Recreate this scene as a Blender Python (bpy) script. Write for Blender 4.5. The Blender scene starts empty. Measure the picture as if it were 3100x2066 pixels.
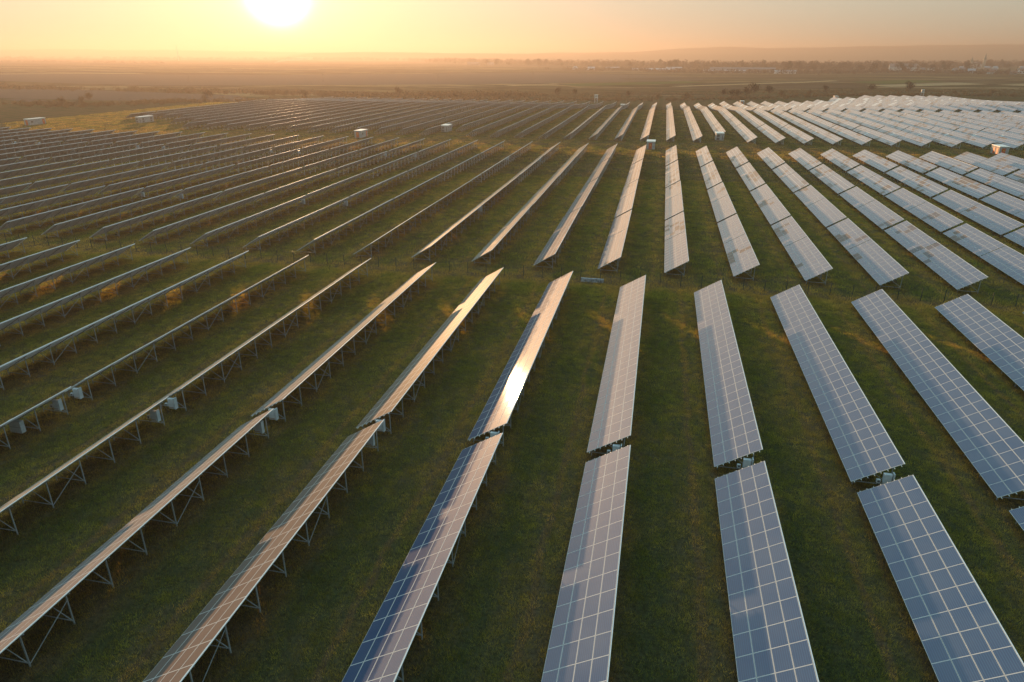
import bpy, bmesh, math, random
import numpy as np
from mathutils import Vector, Matrix
R = math.radians
sc = bpy.context.scene
COL = sc.collection
rng = random.Random(7)
nrg = np.random.RandomState(7)

# ------------------------------------------------------------------ camera
CAM_Z = 31.91
PITCH, YAW, FPX = 0.3918, 0.2046, 2085.8
cd = bpy.data.cameras.new('camera'); cam = bpy.data.objects.new('camera', cd); COL.objects.link(cam)
cam.location = (0, 0, CAM_Z)
cam.rotation_euler = (math.pi/2 - PITCH, 0, YAW)
cd.sensor_width = 36; cd.lens = FPX/3100*36; cd.clip_start = .5; cd.clip_end = 40000
sc.camera = cam

# ------------------------------------------------------------------ sky, sun, exposure
SUN_AZ, SUN_EL = R(28.7), R(4.2)          # azimuth to the left of +Y
sund = Vector((-math.sin(SUN_AZ)*math.cos(SUN_EL), math.cos(SUN_AZ)*math.cos(SUN_EL), math.sin(SUN_EL)))
world = bpy.data.worlds.new('World'); sc.world = world; world.use_nodes = True
wt = world.node_tree; wt.nodes.clear()
def WN(t, **k):
    n = wt.nodes.new(t)
    for a, b in k.items(): setattr(n, a, b)
    return n
out = WN('ShaderNodeOutputWorld'); bgd = WN('ShaderNodeBackground')
sky = WN('ShaderNodeTexSky', sky_type='NISHITA', sun_disc=False, sun_elevation=SUN_EL, sun_rotation=-SUN_AZ,
         altitude=200, air_density=1.2, dust_density=3.0, ozone_density=2.0)
bgd.inputs['Strength'].default_value = 0.15
# the solar aureole: brightness that depends on the angle from the sun only
geo = WN('ShaderNodeNewGeometry')
dot = WN('ShaderNodeVectorMath', operation='DOT_PRODUCT'); dot.inputs[1].default_value = (-sund.x, -sund.y, -sund.z)
wt.links.new(geo.outputs['Incoming'], dot.inputs[0])
ac = WN('ShaderNodeMath', operation='ARCCOSINE'); ac.use_clamp = False
cl = WN('ShaderNodeClamp'); cl.inputs['Min'].default_value = -1; cl.inputs['Max'].default_value = 1
wt.links.new(dot.outputs['Value'], cl.inputs['Value']); wt.links.new(cl.outputs[0], ac.inputs[0])
def glow(width_deg, power, col, amp):
    a = WN('ShaderNodeMath', operation='DIVIDE'); wt.links.new(ac.outputs[0], a.inputs[0]); a.inputs[1].default_value = R(width_deg)
    b = WN('ShaderNodeMath', operation='POWER'); wt.links.new(a.outputs[0], b.inputs[0]); b.inputs[1].default_value = power
    c = WN('ShaderNodeMath', operation='MULTIPLY'); wt.links.new(b.outputs[0], c.inputs[0]); c.inputs[1].default_value = -1
    d = WN('ShaderNodeMath', operation='EXPONENT'); wt.links.new(c.outputs[0], d.inputs[0])
    e = WN('ShaderNodeVectorMath', operation='SCALE'); e.inputs[0].default_value = tuple(x*amp for x in col)
    wt.links.new(d.outputs[0], e.inputs['Scale'])
    return e
terms = [glow(1.25, 2.0, (1.0, .86, .62), 80), glow(3.2, 1.2, (1.0, .70, .34), 4.5), glow(12, 1.0, (1.0, .66, .30), .10), glow(24, 1.6, (1.0, .66, .41), .58), glow(60, 2.0, (1.0, .81, .60), .70)]
# horizon haze band, full circle; elevation of the view ray
sep = WN('ShaderNodeSeparateXYZ'); wt.links.new(geo.outputs['Incoming'], sep.inputs[0])
zz = WN('ShaderNodeMath', operation='ABSOLUTE'); wt.links.new(sep.outputs['Z'], zz.inputs[0])
z1 = WN('ShaderNodeMath', operation='MULTIPLY'); wt.links.new(zz.outputs[0], z1.inputs[0]); z1.inputs[1].default_value = -3.6
z2 = WN('ShaderNodeMath', operation='EXPONENT'); wt.links.new(z1.outputs[0], z2.inputs[0])
hb = WN('ShaderNodeVectorMath', operation='SCALE'); hb.inputs[0].default_value = (1.0, .86, .50); wt.links.new(z2.outputs[0], hb.inputs['Scale'])
zf = WN('ShaderNodeMath', operation='MULTIPLY_ADD'); wt.links.new(z2.outputs[0], zf.inputs[0]); zf.inputs[1].default_value = -.88; zf.inputs[2].default_value = 1.0
zc = WN('ShaderNodeVectorMath', operation='SCALE'); zc.inputs[0].default_value = (1.45, 2.55, 2.85); wt.links.new(zf.outputs[0], zc.inputs['Scale'])
base = WN('ShaderNodeVectorMath', operation='ADD'); wt.links.new(zc.outputs[0], base.inputs[1])
skm = WN('ShaderNodeVectorMath', operation='SCALE'); skm.inputs['Scale'].default_value = .05
wt.links.new(sky.outputs[0], skm.inputs[0]); wt.links.new(skm.outputs[0], base.inputs[0])
last = base
for t in terms + [hb]:
    ad = WN('ShaderNodeVectorMath', operation='ADD'); wt.links.new(last.outputs[0], ad.inputs[0]); wt.links.new(t.outputs[0], ad.inputs[1]); last = ad
wt.links.new(last.outputs[0], bgd.inputs['Color']); wt.links.new(bgd.outputs[0], out.inputs['Surface'])
world.cycles.sampling_method = 'MANUAL'; world.cycles.sample_map_resolution = 2048

sl = bpy.data.lights.new('sun', 'SUN'); so = bpy.data.objects.new('sun', sl); COL.objects.link(so)
sl.energy = 5.0; sl.angle = R(.5); sl.color = (1.0, .57, .27)
so.rotation_euler = (-sund).to_track_quat('-Z', 'Y').to_euler(); so.location = (-60, 110, 60)

sc.view_settings.view_transform = 'Standard'; sc.view_settings.look = 'None'
sc.view_settings.exposure = 1.0; sc.view_settings.gamma = 1
sc.render.engine = 'CYCLES'
cy = sc.cycles
cy.use_denoising = True
try: cy.denoiser = 'OPENIMAGEDENOISE'
except Exception: pass
cy.max_bounces = 6; cy.diffuse_bounces = 3; cy.glossy_bounces = 3; cy.transmission_bounces = 3; cy.volume_bounces = 1; cy.transparent_max_bounces = 8
cy.caustics_reflective = False; cy.caustics_refractive = False
cy.sample_clamp_indirect = 6

# ------------------------------------------------------------------ helpers
def tag(o, label=None, cat=None, group=None, kind=None):
    if label: o['label'] = label
    if cat: o['category'] = cat
    if group: o['group'] = group
    if kind: o['kind'] = kind
    return o
def empty(name, loc, rz=0, label=None, cat=None, group=None):
    o = bpy.data.objects.new(name, None); COL.objects.link(o); o.location = loc; o.rotation_euler = (0, 0, rz)
    o.empty_display_size = .3
    return tag(o, label, cat, group)
class MB:
    """collects vertices and faces of one mesh"""
    def __init__(s): s.v = []; s.f = []; s.m = []
    def quad(s, a, b, c, d, m=0):
        n = len(s.v); s.v += [a, b, c, d]; s.f.append((n, n+1, n+2, n+3)); s.m.append(m)
    def tri(s, a, b, c, m=0):
        n = len(s.v); s.v += [a, b, c]; s.f.append((n, n+1, n+2)); s.m.append(m)
    def box(s, x0, x1, y0, y1, z0, z1, m=0):
        n = len(s.v)
        s.v += [(x0,y0,z0),(x1,y0,z0),(x1,y1,z0),(x0,y1,z0),(x0,y0,z1),(x1,y0,z1),(x1,y1,z1),(x0,y1,z1)]
        for f in ((0,3,2,1),(4,5,6,7),(0,1,5,4),(1,2,6,5),(2,3,7,6),(3,0,4,7)):
            s.f.append(tuple(n+i for i in f)); s.m.append(m)
    def bar(s, p, q, w, h=None, m=0, side=(0,1,0)):
        p = Vector(p); q = Vector(q); h = h or w; d = (q-p).normalized(); u = Vector(side)
        if abs(d.dot(u)) > .95: u = Vector((1,0,0))
        a = d.cross(u).normalized()*h/2; b = d.cross(a).normalized()*w/2
        n = len(s.v)
        for c in (p, q):
            s.v += [tuple(c-a-b), tuple(c+a-b), tuple(c+a+b), tuple(c-a+b)]
        for f in ((0,3,2,1),(4,5,6,7),(0,1,5,4),(1,2,6,5),(2,3,7,6),(3,0,4,7)):
            s.f.append(tuple(n+i for i in f)); s.m.append(m)
    def cone(s, p, q, r0, r1, k=6, m=0):
        p = Vector(p); q = Vector(q); d = (q-p).normalized(); u = Vector((0,0,1)) if abs(d.z) < .9 else Vector((1,0,0))
        a = d.cross(u).normalized(); b = d.cross(a).normalized(); n = len(s.v)
        for c, r in ((p, r0), (q, r1)):
            for i in range(k):
                t = 2*math.pi*i/k; s.v.append(tuple(c + a*(r*math.cos(t)) + b*(r*math.sin(t))))
        for i in range(k):
            j = (i+1) % k; s.f.append((n+i, n+j, n+k+j, n+k+i)); s.m.append(m)
        s.f.append(tuple(n+k+i for i in range(k))); s.m.append(m)
    def mesh(s, name, mats):
        me = bpy.data.meshes.new(name); me.from_pydata([tuple(v) for v in s.v], [], s.f)
        for m in (mats if isinstance(mats, (list, tuple)) else [mats]): me.materials.append(m)
        if any(s.m): me.polygons.foreach_set('material_index', s.m)
        me.update(); return me
    def build(s, name, mats, parent=None, kind=None, loc=None):
        return link(name, s.mesh(name, mats), parent, kind, loc)
def link(name, me, parent=None, kind=None, loc=None):
    o = bpy.data.objects.new(name, me); COL.objects.link(o)
    if parent: o.parent = parent
    if kind: o['kind'] = kind
    if loc is not None: o.location = loc
    return o
def sm(a, b, x):
    t = min(1, max(0, (x-a)/(b-a))); return t*t*(3-2*t)
WY = [470, 500, 530, 560, 600, 640, 700, 760]; WZ = [0, -1.5, -2.9, -3.6, -3.9, -4, -4, -4]
EY = [470, 500, 525, 560, 600, 640, 700, 780]; EZ = [0, 1.3, 1.9, .5, -1.0, -1.8, -2.1, -4]
def gz(x, y):
    w = float(np.interp(y, WY, WZ)); e = float(np.interp(y, EY, EZ)); t = min(1, max(0, (x-60)/130))
    return w*(1-t) + e*t + .004*max(0, -x-20)
_c, _s = math.cos(-YAW), math.sin(-YAW); _cp, _sp = math.cos(PITCH), math.sin(PITCH)
def proj(x, y, z):
    z -= CAM_Z; x1 = _c*x - _s*y; y1 = _s*x + _c*y; fw = _cp*y1 - _sp*z; up = _sp*y1 + _cp*z
    if fw < 1: return None
    return 1550 + FPX*x1/fw, 1033 - FPX*up/fw

# ------------------------------------------------------------------ materials
def mat(name):
    m = bpy.data.materials.new(name); m.use_nodes = True; nt = m.node_tree; nt.nodes.clear()
    o = nt.nodes.new('ShaderNodeOutputMaterial'); p = nt.nodes.new('ShaderNodeBsdfPrincipled')
    nt.links.new(p.outputs[0], o.inputs['Surface'])
    def N(t, **k):
        n = nt.nodes.new(t)
        for a, b in k.items(): setattr(n, a, b)
        return n
    return m, nt, p, N, nt.links.new, o
def ramp(N, L, src, stops):
    r = N('ShaderNodeValToRGB'); L(src, r.inputs[0]); e = r.color_ramp.elements
    while len(e) < len(stops): e.new(.5)
    for i, (p, c) in enumerate(stops): e[i].position = p; e[i].color = (*c, 1)
    return r
def simple(name, col, rough=.6, metal=0, var=.15, scale=3.0, bump=0, spec=.5):
    m, nt, p, N, L, o = mat(name)
    tc = N('ShaderNodeTexCoord'); nz = N('ShaderNodeTexNoise'); nz.inputs['Scale'].default_value = scale; nz.inputs['Detail'].default_value = 5
    L(tc.outputs['Object'], nz.inputs['Vector'])
    lo = tuple(max(0, c*(1-var*1.6)) for c in col); hi = tuple(min(1, c*(1+var*1.2)) for c in col)
    r = ramp(N, L, nz.outputs[0], [(.3, lo), (.7, hi)]); L(r.outputs[0], p.inputs['Base Color'])
    p.inputs['Roughness'].default_value = rough; p.inputs['Metallic'].default_value = metal; p.inputs['Specular IOR Level'].default_value = spec
    if bump:
        b = N('ShaderNodeBump'); b.inputs['Strength'].default_value = bump; b.inputs['Distance'].default_value = .02; L(nz.outputs[0], b.inputs['Height']); L(b.outputs[0], p.inputs['Normal'])
    return m
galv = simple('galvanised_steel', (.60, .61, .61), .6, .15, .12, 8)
galv_near = simple('darker_galvanised_steel', (.30, .32, .33), .6, .15, .15, 8)  # same steel in a darker tone, for the near tables
alum = simple('module_frame_aluminium', (.58, .58, .58), .7, 0, .05, 4, 0, .15)
backsheet = simple('module_back_sheet', (.33, .31, .28), .6, 0, .08, 2)
white_paint = simple('white_painted_steel', (.42, .45, .48), .45, 0, .1, 3)
grey_dark = simple('dark_grey_plastic', (.06, .06, .065), .5, 0, .1, 5)
concrete = simple('rendered_concrete', (.34, .325, .31), .85, 0, .15, 1.5, .3)
roof_white = simple('white_roof_membrane', (.80, .76, .70), .4, 0, .08, .8)
orange = simple('orange_painted_door', (.55, .10, .035), .5, 0, .15, 2)
yellow = simple('yellow_warning_sticker', (.75, .45, .05), .6, 0, .03, 2)
louver = simple('brown_vent_louvre', (.10, .065, .045), .6, 0, .1, 5)
fence_m = simple('green_fence_steel', (.030, .045, .035), .5, .2, .1, 4)
rustw = simple('rusty_strut', (.30, .15, .08), .7, .2, .2, 4)

def glass(name, dark, light, stripes=True, extra=0.0, coat=.9):
    """dusty solar glass over dark cells, fine busbar lines on the near tables"""
    m, nt, p, N, L, o = mat(name)
    tc = N('ShaderNodeTexCoord'); g = N('ShaderNodeNewGeometry')
    nz = N('ShaderNodeTexNoise'); nz.inputs['Scale'].default_value = .35; nz.inputs['Detail'].default_value = 6
    L(g.outputs['Position'], nz.inputs['Vector'])
    mx = N('ShaderNodeMixRGB'); mx.inputs[1].default_value = (*dark, 1); mx.inputs[2].default_value = (*light, 1)
    if stripes:
        w = N('ShaderNodeTexWave', wave_type='BANDS', bands_direction='X', wave_profile='SIN'); w.inputs['Scale'].default_value = 2.6
        w.inputs['Distortion'].default_value = 0
        L(tc.outputs['Object'], w.inputs['Vector'])
        mr = N('ShaderNodeMapRange'); mr.inputs['From Min'].default_value = .55; mr.inputs['From Max'].default_value = .95
        L(w.outputs['Fac'], mr.inputs['Value']); L(mr.outputs[0], mx.inputs[0])
    else: mx.inputs[0].default_value = .3
    # thin dust film
    dust = N('ShaderNodeMixRGB'); dust.inputs[2].default_value = (.42, .40, .37, 1)
    mr2 = N('ShaderNodeMapRange'); mr2.inputs['From Min'].default_value = .3; mr2.inputs['From Max'].default_value = .75
    mr2.inputs['To Min'].default_value = .03+extra; mr2.inputs['To Max'].default_value = .10+extra
    L(nz.outputs[0], mr2.inputs['Value']); L(mr2.outputs[0], dust.inputs[0]); L(mx.outputs[0], dust.inputs[1])
    L(dust.outputs[0], p.inputs['Base Color'])
    p.inputs['IOR'].default_value = 1.45; p.inputs['Roughness'].default_value = .5
    p.inputs['Coat Weight'].default_value = coat; p.inputs['Coat Roughness'].default_value = .05; p.inputs['Coat IOR'].default_value = 1.72; p.inputs['Specular IOR Level'].default_value = .010
    p.inputs['Sheen Weight'].default_value = .48; p.inputs['Sheen Roughness'].default_value = .32; p.inputs['Sheen Tint'].default_value = (1, .84, .66, 1)
    # faint pillow waviness of the tempered glass
    n2 = N('ShaderNodeTexNoise'); n2.inputs['Scale'].default_value = .9; n2.inputs['Detail'].default_value = 1
    mp = N('ShaderNodeMapping'); mp.inputs['Scale'].default_value = (.5, 1.6, .5); L(g.outputs['Position'], mp.inputs[0]); L(mp.outputs[0], n2.inputs['Vector'])
    b = N('ShaderNodeBump'); b.inputs['Strength'].default_value = .10; b.inputs['Distance'].default_value = .02; L(n2.outputs[0], b.inputs['Height'])
    L(b.outputs[0], p.inputs['Normal']); L(b.outputs[0], p.inputs['Coat Normal'])
    return m
GL = [glass('solar_glass_blue', (.005, .032, .110), (.018, .070, .165)),
      glass('solar_glass_dark', (.008, .014, .040), (.04, .05, .09), True, 0, .5),
      glass('solar_glass_brown', (.050, .034, .040), (.12, .085, .085), True, 0, .35)]
GF = [glass('solar_glass_far_blue', (.006, .034, .110), (.025, .075, .17), False),
      glass('solar_glass_far_dark', (.010, .018, .045), (.05, .06, .10), False, 0, .5),
      glass('solar_glass_far_brown', (.060, .040, .042), (.13, .10, .10), False, 0, .35)]

PERIODS = [(-999, 101.5, -.543, 10.505), (101.5, 280, 5.763, 10.395), (280, 9999, 5.94, 10.43)]
def ground_color(N, L, pos, lift=1.0):
    """colour of turf and dry weeds, in world metres"""
    sp = N('ShaderNodeSeparateXYZ'); L(pos, sp.inputs[0])
    def M(op, a, b=None, c=None):
        n = N('ShaderNodeMath', operation=op)
        for i, q in enumerate((a, b, c)):
            if q is None: continue
            if isinstance(q, (int, float)): n.inputs[i].default_value = q
            else: L(q, n.inputs[i])
        return n.outputs[0]
    n1 = N('ShaderNodeTexNoise'); n1.inputs['Scale'].default_value = .10; n1.inputs['Detail'].default_value = 7; n1.inputs['Roughness'].default_value = .62; L(pos, n1.inputs['Vector'])
    mp = N('ShaderNodeMapping'); mp.inputs['Scale'].default_value = (1.1, .16, 1); L(pos, mp.inputs[0])
    n2 = N('ShaderNodeTexNoise'); n2.inputs['Scale'].default_value = .9; n2.inputs['Detail'].default_value = 6; n2.inputs['Roughness'].default_value = .65; L(mp.outputs[0], n2.inputs['Vector'])
    n3 = N('ShaderNodeTexNoise'); n3.inputs['Scale'].default_value = 3.5; n3.inputs['Detail'].default_value = 8; n3.inputs['Roughness'].default_value = .7; L(pos, n3.inputs['Vector'])
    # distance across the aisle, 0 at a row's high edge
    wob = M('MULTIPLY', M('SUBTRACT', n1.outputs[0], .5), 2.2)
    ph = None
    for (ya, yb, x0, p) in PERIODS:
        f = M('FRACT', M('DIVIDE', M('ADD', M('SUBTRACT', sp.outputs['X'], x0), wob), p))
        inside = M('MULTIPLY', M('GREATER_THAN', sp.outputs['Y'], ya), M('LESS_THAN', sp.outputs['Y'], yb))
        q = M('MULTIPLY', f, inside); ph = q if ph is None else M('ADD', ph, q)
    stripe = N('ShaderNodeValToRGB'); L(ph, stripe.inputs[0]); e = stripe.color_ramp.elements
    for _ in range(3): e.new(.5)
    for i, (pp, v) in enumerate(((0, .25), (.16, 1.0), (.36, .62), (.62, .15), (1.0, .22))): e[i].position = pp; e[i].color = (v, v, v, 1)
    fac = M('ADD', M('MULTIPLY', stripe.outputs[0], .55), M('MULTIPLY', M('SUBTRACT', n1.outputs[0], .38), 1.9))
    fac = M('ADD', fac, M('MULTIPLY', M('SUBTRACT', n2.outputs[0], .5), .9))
    # tracks and bare strips where vehicles pass
    for yc, hw, amt in ((101.0, 3.2, .55), (278, 11, .35), (472, 4, .3)):
        d = M('ABSOLUTE', M('SUBTRACT', M('ADD', sp.outputs['Y'], M('MULTIPLY', wob, 1.2)), yc))
        k = M('SUBTRACT', 1.0, M('MINIMUM', M('DIVIDE', d, hw), 1.0)); fac = M('SUBTRACT', fac, M('MULTIPLY', k, amt))
    # wheel ruts along every aisle
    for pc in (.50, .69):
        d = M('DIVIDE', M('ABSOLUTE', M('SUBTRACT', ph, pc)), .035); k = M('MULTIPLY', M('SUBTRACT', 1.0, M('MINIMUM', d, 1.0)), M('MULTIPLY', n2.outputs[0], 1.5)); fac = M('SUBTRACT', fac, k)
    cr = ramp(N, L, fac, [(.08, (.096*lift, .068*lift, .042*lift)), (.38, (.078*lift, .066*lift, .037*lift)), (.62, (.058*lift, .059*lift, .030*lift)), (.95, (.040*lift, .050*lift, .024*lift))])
    mul = N('ShaderNodeMixRGB', blend_type='MULTIPLY'); mul.inputs[0].default_value = 1
    vr = ramp(N, L, n3.outputs[0], [(.3, (.35, .36, .36)), (.5, (.95, .95, .95)), (.72, (1.75, 1.65, 1.4))])
    L(cr.outputs[0], mul.inputs[1]); L(vr.outputs[0], mul.inputs[2])
    return mul.outputs[0], n3, n2, sp, M
def make_ground():
    m, nt, p, N, L, o = mat('meadow_ground')
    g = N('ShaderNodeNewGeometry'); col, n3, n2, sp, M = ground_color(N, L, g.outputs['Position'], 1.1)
    # open farmland beyond the plant: long strips of fallow, stubble and ploughed earth
    mp = N('ShaderNodeMapping'); mp.inputs['Rotation'].default_value = (0, 0, R(-14)); mp.inputs['Scale'].default_value = (.0021, .0150, 1); L(g.outputs['Position'], mp.inputs[0])
    v = N('ShaderNodeTexVoronoi', feature='F1'); v.inputs['Scale'].default_value = 1.6; v.inputs['Randomness'].default_value = .9; L(mp.outputs[0], v.inputs['Vector'])
    nf = N('ShaderNodeTexNoise'); nf.inputs['Scale'].default_value = 2.2; nf.inputs['Detail'].default_value = 9; nf.inputs['Roughness'].default_value = .65; L(mp.outputs[0], nf.inputs['Vector'])
    sv = N('ShaderNodeSeparateXYZ'); L(v.outputs['Color'], sv.inputs[0])
    mixv = M('ADD', M('MULTIPLY', sv.outputs['X'], .55), M('MULTIPLY', nf.outputs[0], .55))
    fr = ramp(N, L, mixv, [(.2, (.024, .028, .015)), (.36, (.090, .070, .038)), (.45, (.030, .036, .018)), (.54, (.080, .072, .034)), (.64, (.200, .155, .090)), (.70, (.045, .040, .026)), (.85, (.055, .040, .028))])
    nm = N('ShaderNodeTexNoise'); nm.inputs['Scale'].default_value = .03; nm.inputs['Detail'].default_value = 9; L(g.outputs['Position'], nm.inputs['Vector'])
    mm = N('ShaderNodeMixRGB', blend_type='MULTIPLY'); mm.inputs[0].default_value = 1
    vr = ramp(N, L, nm.outputs[0], [(.3, (.6, .6, .6)), (.7, (1.35, 1.3, 1.25))]); L(fr.outputs[0], mm.inputs[1]); L(vr.outputs[0], mm.inputs[2])
    # blend: beyond a slanting line
    far = M('DIVIDE', M('SUBTRACT', M('ADD', sp.outputs['Y'], M('MULTIPLY', sp.outputs['X'], -.55)), 700), 60)
    far = M('MINIMUM', M('MAXIMUM', far, 0.0), 1.0)
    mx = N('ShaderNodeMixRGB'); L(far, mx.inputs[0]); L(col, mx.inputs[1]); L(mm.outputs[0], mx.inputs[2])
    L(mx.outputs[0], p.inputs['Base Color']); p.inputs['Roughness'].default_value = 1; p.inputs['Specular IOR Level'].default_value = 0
    b = N('ShaderNodeBump'); b.inputs['Strength'].default_value = 1.0; b.inputs['Distance'].default_value = .35
    L(n3.outputs[0], b.inputs['Height']); L(b.outputs[0], p.inputs['Normal'])
    return m
ground_m = make_ground()
def make_grass_mat(name, lift, warm):
    m, nt, p, N, L, o = mat(name)
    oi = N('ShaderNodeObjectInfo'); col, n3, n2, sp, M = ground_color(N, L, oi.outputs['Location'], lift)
    hs = N('ShaderNodeMixRGB', blend_type='MULTIPLY'); hs.inputs[0].default_value = 1; L(col, hs.inputs[1])
    rr_ = ramp(N, L, oi.outputs['Random'], [(0, (.55, .58, .6)), (.55, (1, 1, 1)), (.85, (1.3, 1.25, 1.1)), (1, (2.0, 1.7, 1.3))]); L(rr_.outputs[0], hs.inputs[2])
    L(hs.outputs[0], p.inputs['Base Color']); p.inputs['Roughness'].default_value = .8; p.inputs['Specular IOR Level'].default_value = .2
    tr = N('ShaderNodeBsdfTranslucent'); g2 = N('ShaderNodeMixRGB', blend_type='MULTIPLY'); g2.inputs[0].default_value = 1; g2.inputs[2].default_value = (*warm, 1)
    L(hs.outputs[0], g2.inputs[1]); L(g2.outputs[0], tr.inputs['Color'])
    mix = N('ShaderNodeMixShader'); mix.inputs[0].default_value = .6; L(p.outputs[0], mix.inputs[1]); L(tr.outputs[0], mix.inputs[2]); L(mix.outputs[0], o.inputs['Surface'])
    return m
grass_m = make_grass_mat('meadow_grass_blades', 1.4, (5.4, 5.0, 1.5))
weed_m = make_grass_mat('coarse_meadow_weeds', 2.3, (1.9, 1.75, .75))
def foliage(name, c0, c1, trans=.25):
    m, nt, p, N, L, o = mat(name)
    g = N('ShaderNodeNewGeometry'); nz = N('ShaderNodeTexNoise'); nz.inputs['Scale'].default_value = .25; nz.inputs['Detail'].default_value = 4; L(g.outputs['Position'], nz.inputs['Vector'])
    r = ramp(N, L, nz.outputs[0], [(.3, c0), (.7, c1)]); L(r.outputs[0], p.inputs['Base Color']); p.inputs['Roughness'].default_value = .9; p.inputs['Specular IOR Level'].default_value = .1
    tr = N('ShaderNodeBsdfTranslucent'); L(r.outputs[0], tr.inputs['Color']); mix = N('ShaderNodeMixShader'); mix.inputs[0].default_value = trans
    L(p.outputs[0], mix.inputs[1]); L(tr.outputs[0], mix.inputs[2]); L(mix.outputs[0], o.inputs['Surface'])
    return m
twig_m = foliage('bare_twigs', (.026, .020, .014), (.050, .038, .025))
scrub_m = foliage('dry_scrub', (.070, .048, .026), (.120, .085, .045), .35)
ever_m = foliage('dark_evergreen', (.018, .028, .014), (.035, .048, .024), .1)
bark_m = simple('bark', (.06, .045, .035), .9, 0, .2, 2)
hill_m = foliage('wooded_hillside', (.035, .038, .022), (.070, .068, .040), 0)
def field_mat(name, c0, c1, sx, sy, rot=0):
    m, nt, p, N, L, o = mat(name)
    g = N('ShaderNodeNewGeometry'); mp = N('ShaderNodeMapping'); mp.inputs['Rotation'].default_value = (0, 0, rot); mp.inputs['Scale'].default_value = (sx, sy, 1); L(g.outputs['Position'], mp.inputs[0])
    nz = N('ShaderNodeTexNoise'); nz.inputs['Scale'].default_value = 1; nz.inputs['Detail'].default_value = 8; nz.inputs['Roughness'].default_value = .7; L(mp.outputs[0], nz.inputs['Vector'])
    r = ramp(N, L, nz.outputs[0], [(.3, c0), (.7, c1)]); L(r.outputs[0], p.inputs['Base Color']); p.inputs['Roughness'].default_value = 1; p.inputs['Specular IOR Level'].default_value = 0
    b = N('ShaderNodeBump'); b.inputs['Strength'].default_value = .6; b.inputs['Distance'].default_value = .3; L(nz.outputs[0], b.inputs['Height']); L(b.outputs[0], p.inputs['Normal'])
    return m
plough_m = field_mat('ploughed_soil', (.070, .060, .052), (.098, .084, .072), .02, .3, R(-10))
straw_m = field_mat('dry_straw_strip', (.22, .17, .10), (.34, .27, .16), .02, .25)
green_m = field_mat('winter_crop', (.040, .070, .022), (.065, .098, .034), .02, .2)
brownf_m = field_mat('brown_fallow', (.055, .045, .030), (.090, .070, .045), .015, .12)

# ------------------------------------------------------------------ ground sheet
def ground():
    xs = sorted(set([-10000, -7500, -5500, -4000, -3000, -2200, -1600, -1200, -900, -700, -550] + list(range(-450, 451, 15)) + [-20, 550, 700, 900, 1200, 1600, 2200, 3000, 4200, 5800]))
    ys = sorted(set([-150, 0, 100, 200, 300, 400, 450] + list(range(460, 801, 10)) + [900, 1100, 1400, 1800, 2400, 3200, 4500, 6500, 9700]))
    v = [(x, y, gz(x, y)) for y in ys for x in xs]; n = len(xs)
    f = [(j*n+i, j*n+i+1, (j+1)*n+i+1, (j+1)*n+i) for j in range(len(ys)-1) for i in range(n-1)]
    me = bpy.data.meshes.new('ground'); me.from_pydata(v, [], f); me.materials.append(ground_m)
    me.polygons.foreach_set('use_smooth', [True]*len(f)); me.update()
    tag(link('ground', me), 'grassy meadow ground under the solar farm and the farmland beyond', kind='structure')
ground()
def ridge(name, pts, y, depth, base, label, wig=3):
    """long hill: a rounded cross-section swept along x"""
    m = MB(); xs = np.arange(pts[0][0], pts[-1][0]+1, 90); prof = [(-1, 0), (-.7, .35), (-.4, .72), (-.15, .95), (0, 1), (.3, .8), (1, 0)]
    h = np.interp(xs, [p[0] for p in pts], [p[1] for p in pts])
    for i in range(len(xs)): h[i] += wig*math.sin(xs[i]*.004)+wig*.6*math.sin(xs[i]*.0113+1)
    n = len(prof)
    for i, x in enumerate(xs):
        for j, (t, k) in enumerate(prof):
            m.v.append((x, y + t*depth + 60*math.sin(x*.002+j), base + (h[i]-base)*k + (rng.uniform(-3, 3) if 0 < j < n-1 and j != 4 else 0)))
    for i in range(len(xs)-1):
        for j in range(n-1): m.f.append((i*n+j, (i+1)*n+j, (i+1)*n+j+1, i*n+j+1)); m.m.append(0)
    o = m.build(name, hill_m); o.data.polygons.foreach_set('use_smooth', [True]*len(m.f)); tag(o, label, kind='structure')
ridge('hills', [(-1700, 20), (-1200, 62), (-361, 73), (231, 104), (519, 112), (889, 106), (1628, 113), (2154, 120), (2659, 131), (3400, 128), (4600, 114)], 7297, 1081, -12, 'long hazy wooded ridge on the right horizon')
ridge('hills', [(-4216, -3), (-3214, 64), (-2468, 68), (-1538, 56), (-757, 50), (216, 47), (1622, 46), (2919, 54), (3892, 46)], 6486, 676, -12, 'low hazy ridge below the horizon in the middle distance', 2)
ridge('hills', [(-10054, 127), (-8353, 114), (-7868, 118), (-6495, 110), (-4788, 89), (-3986, 64), (-3027, 18)], 8216, 1081, -12, 'low hazy land rising on the left horizon', 3)

nf_ = [0]
def field(pts, m, label, k=8):
    nf_[0] += 1; mb = MB(); a, b, c, d = [Vector((*p, 0)) for p in pts]; off = .03 + .012*nf_[0]
    for i in range(k+1):
        for j in range(k+1):
            s, t = i/k, j/k; q = (a*(1-s)+b*s)*(1-t) + (d*(1-s)+c*s)*t
            mb.v.append((q.x, q.y, gz(q.x, q.y)+off))
    for i in range(k):
        for j in range(k): n = i*(k+1)+j; mb.f.append((n, n+k+1, n+k+2, n+1)); mb.m.append(0)
    tag(mb.build('field', m), label, kind='structure')
field([(-900, 640), (-430, 435), (-395, 500), (-640, 690)], plough_m, 'ploughed grey-brown field at the left edge')
field([(-640, 690), (-395, 500), (-330, 545), (-395, 625)], plough_m, 'ploughed field behind the left end of the solar farm')
field([(-1500, 1010), (-620, 800), (-740, 1300), (-1500, 1100)], plough_m, 'ploughed field beyond the hedge on the left')
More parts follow.
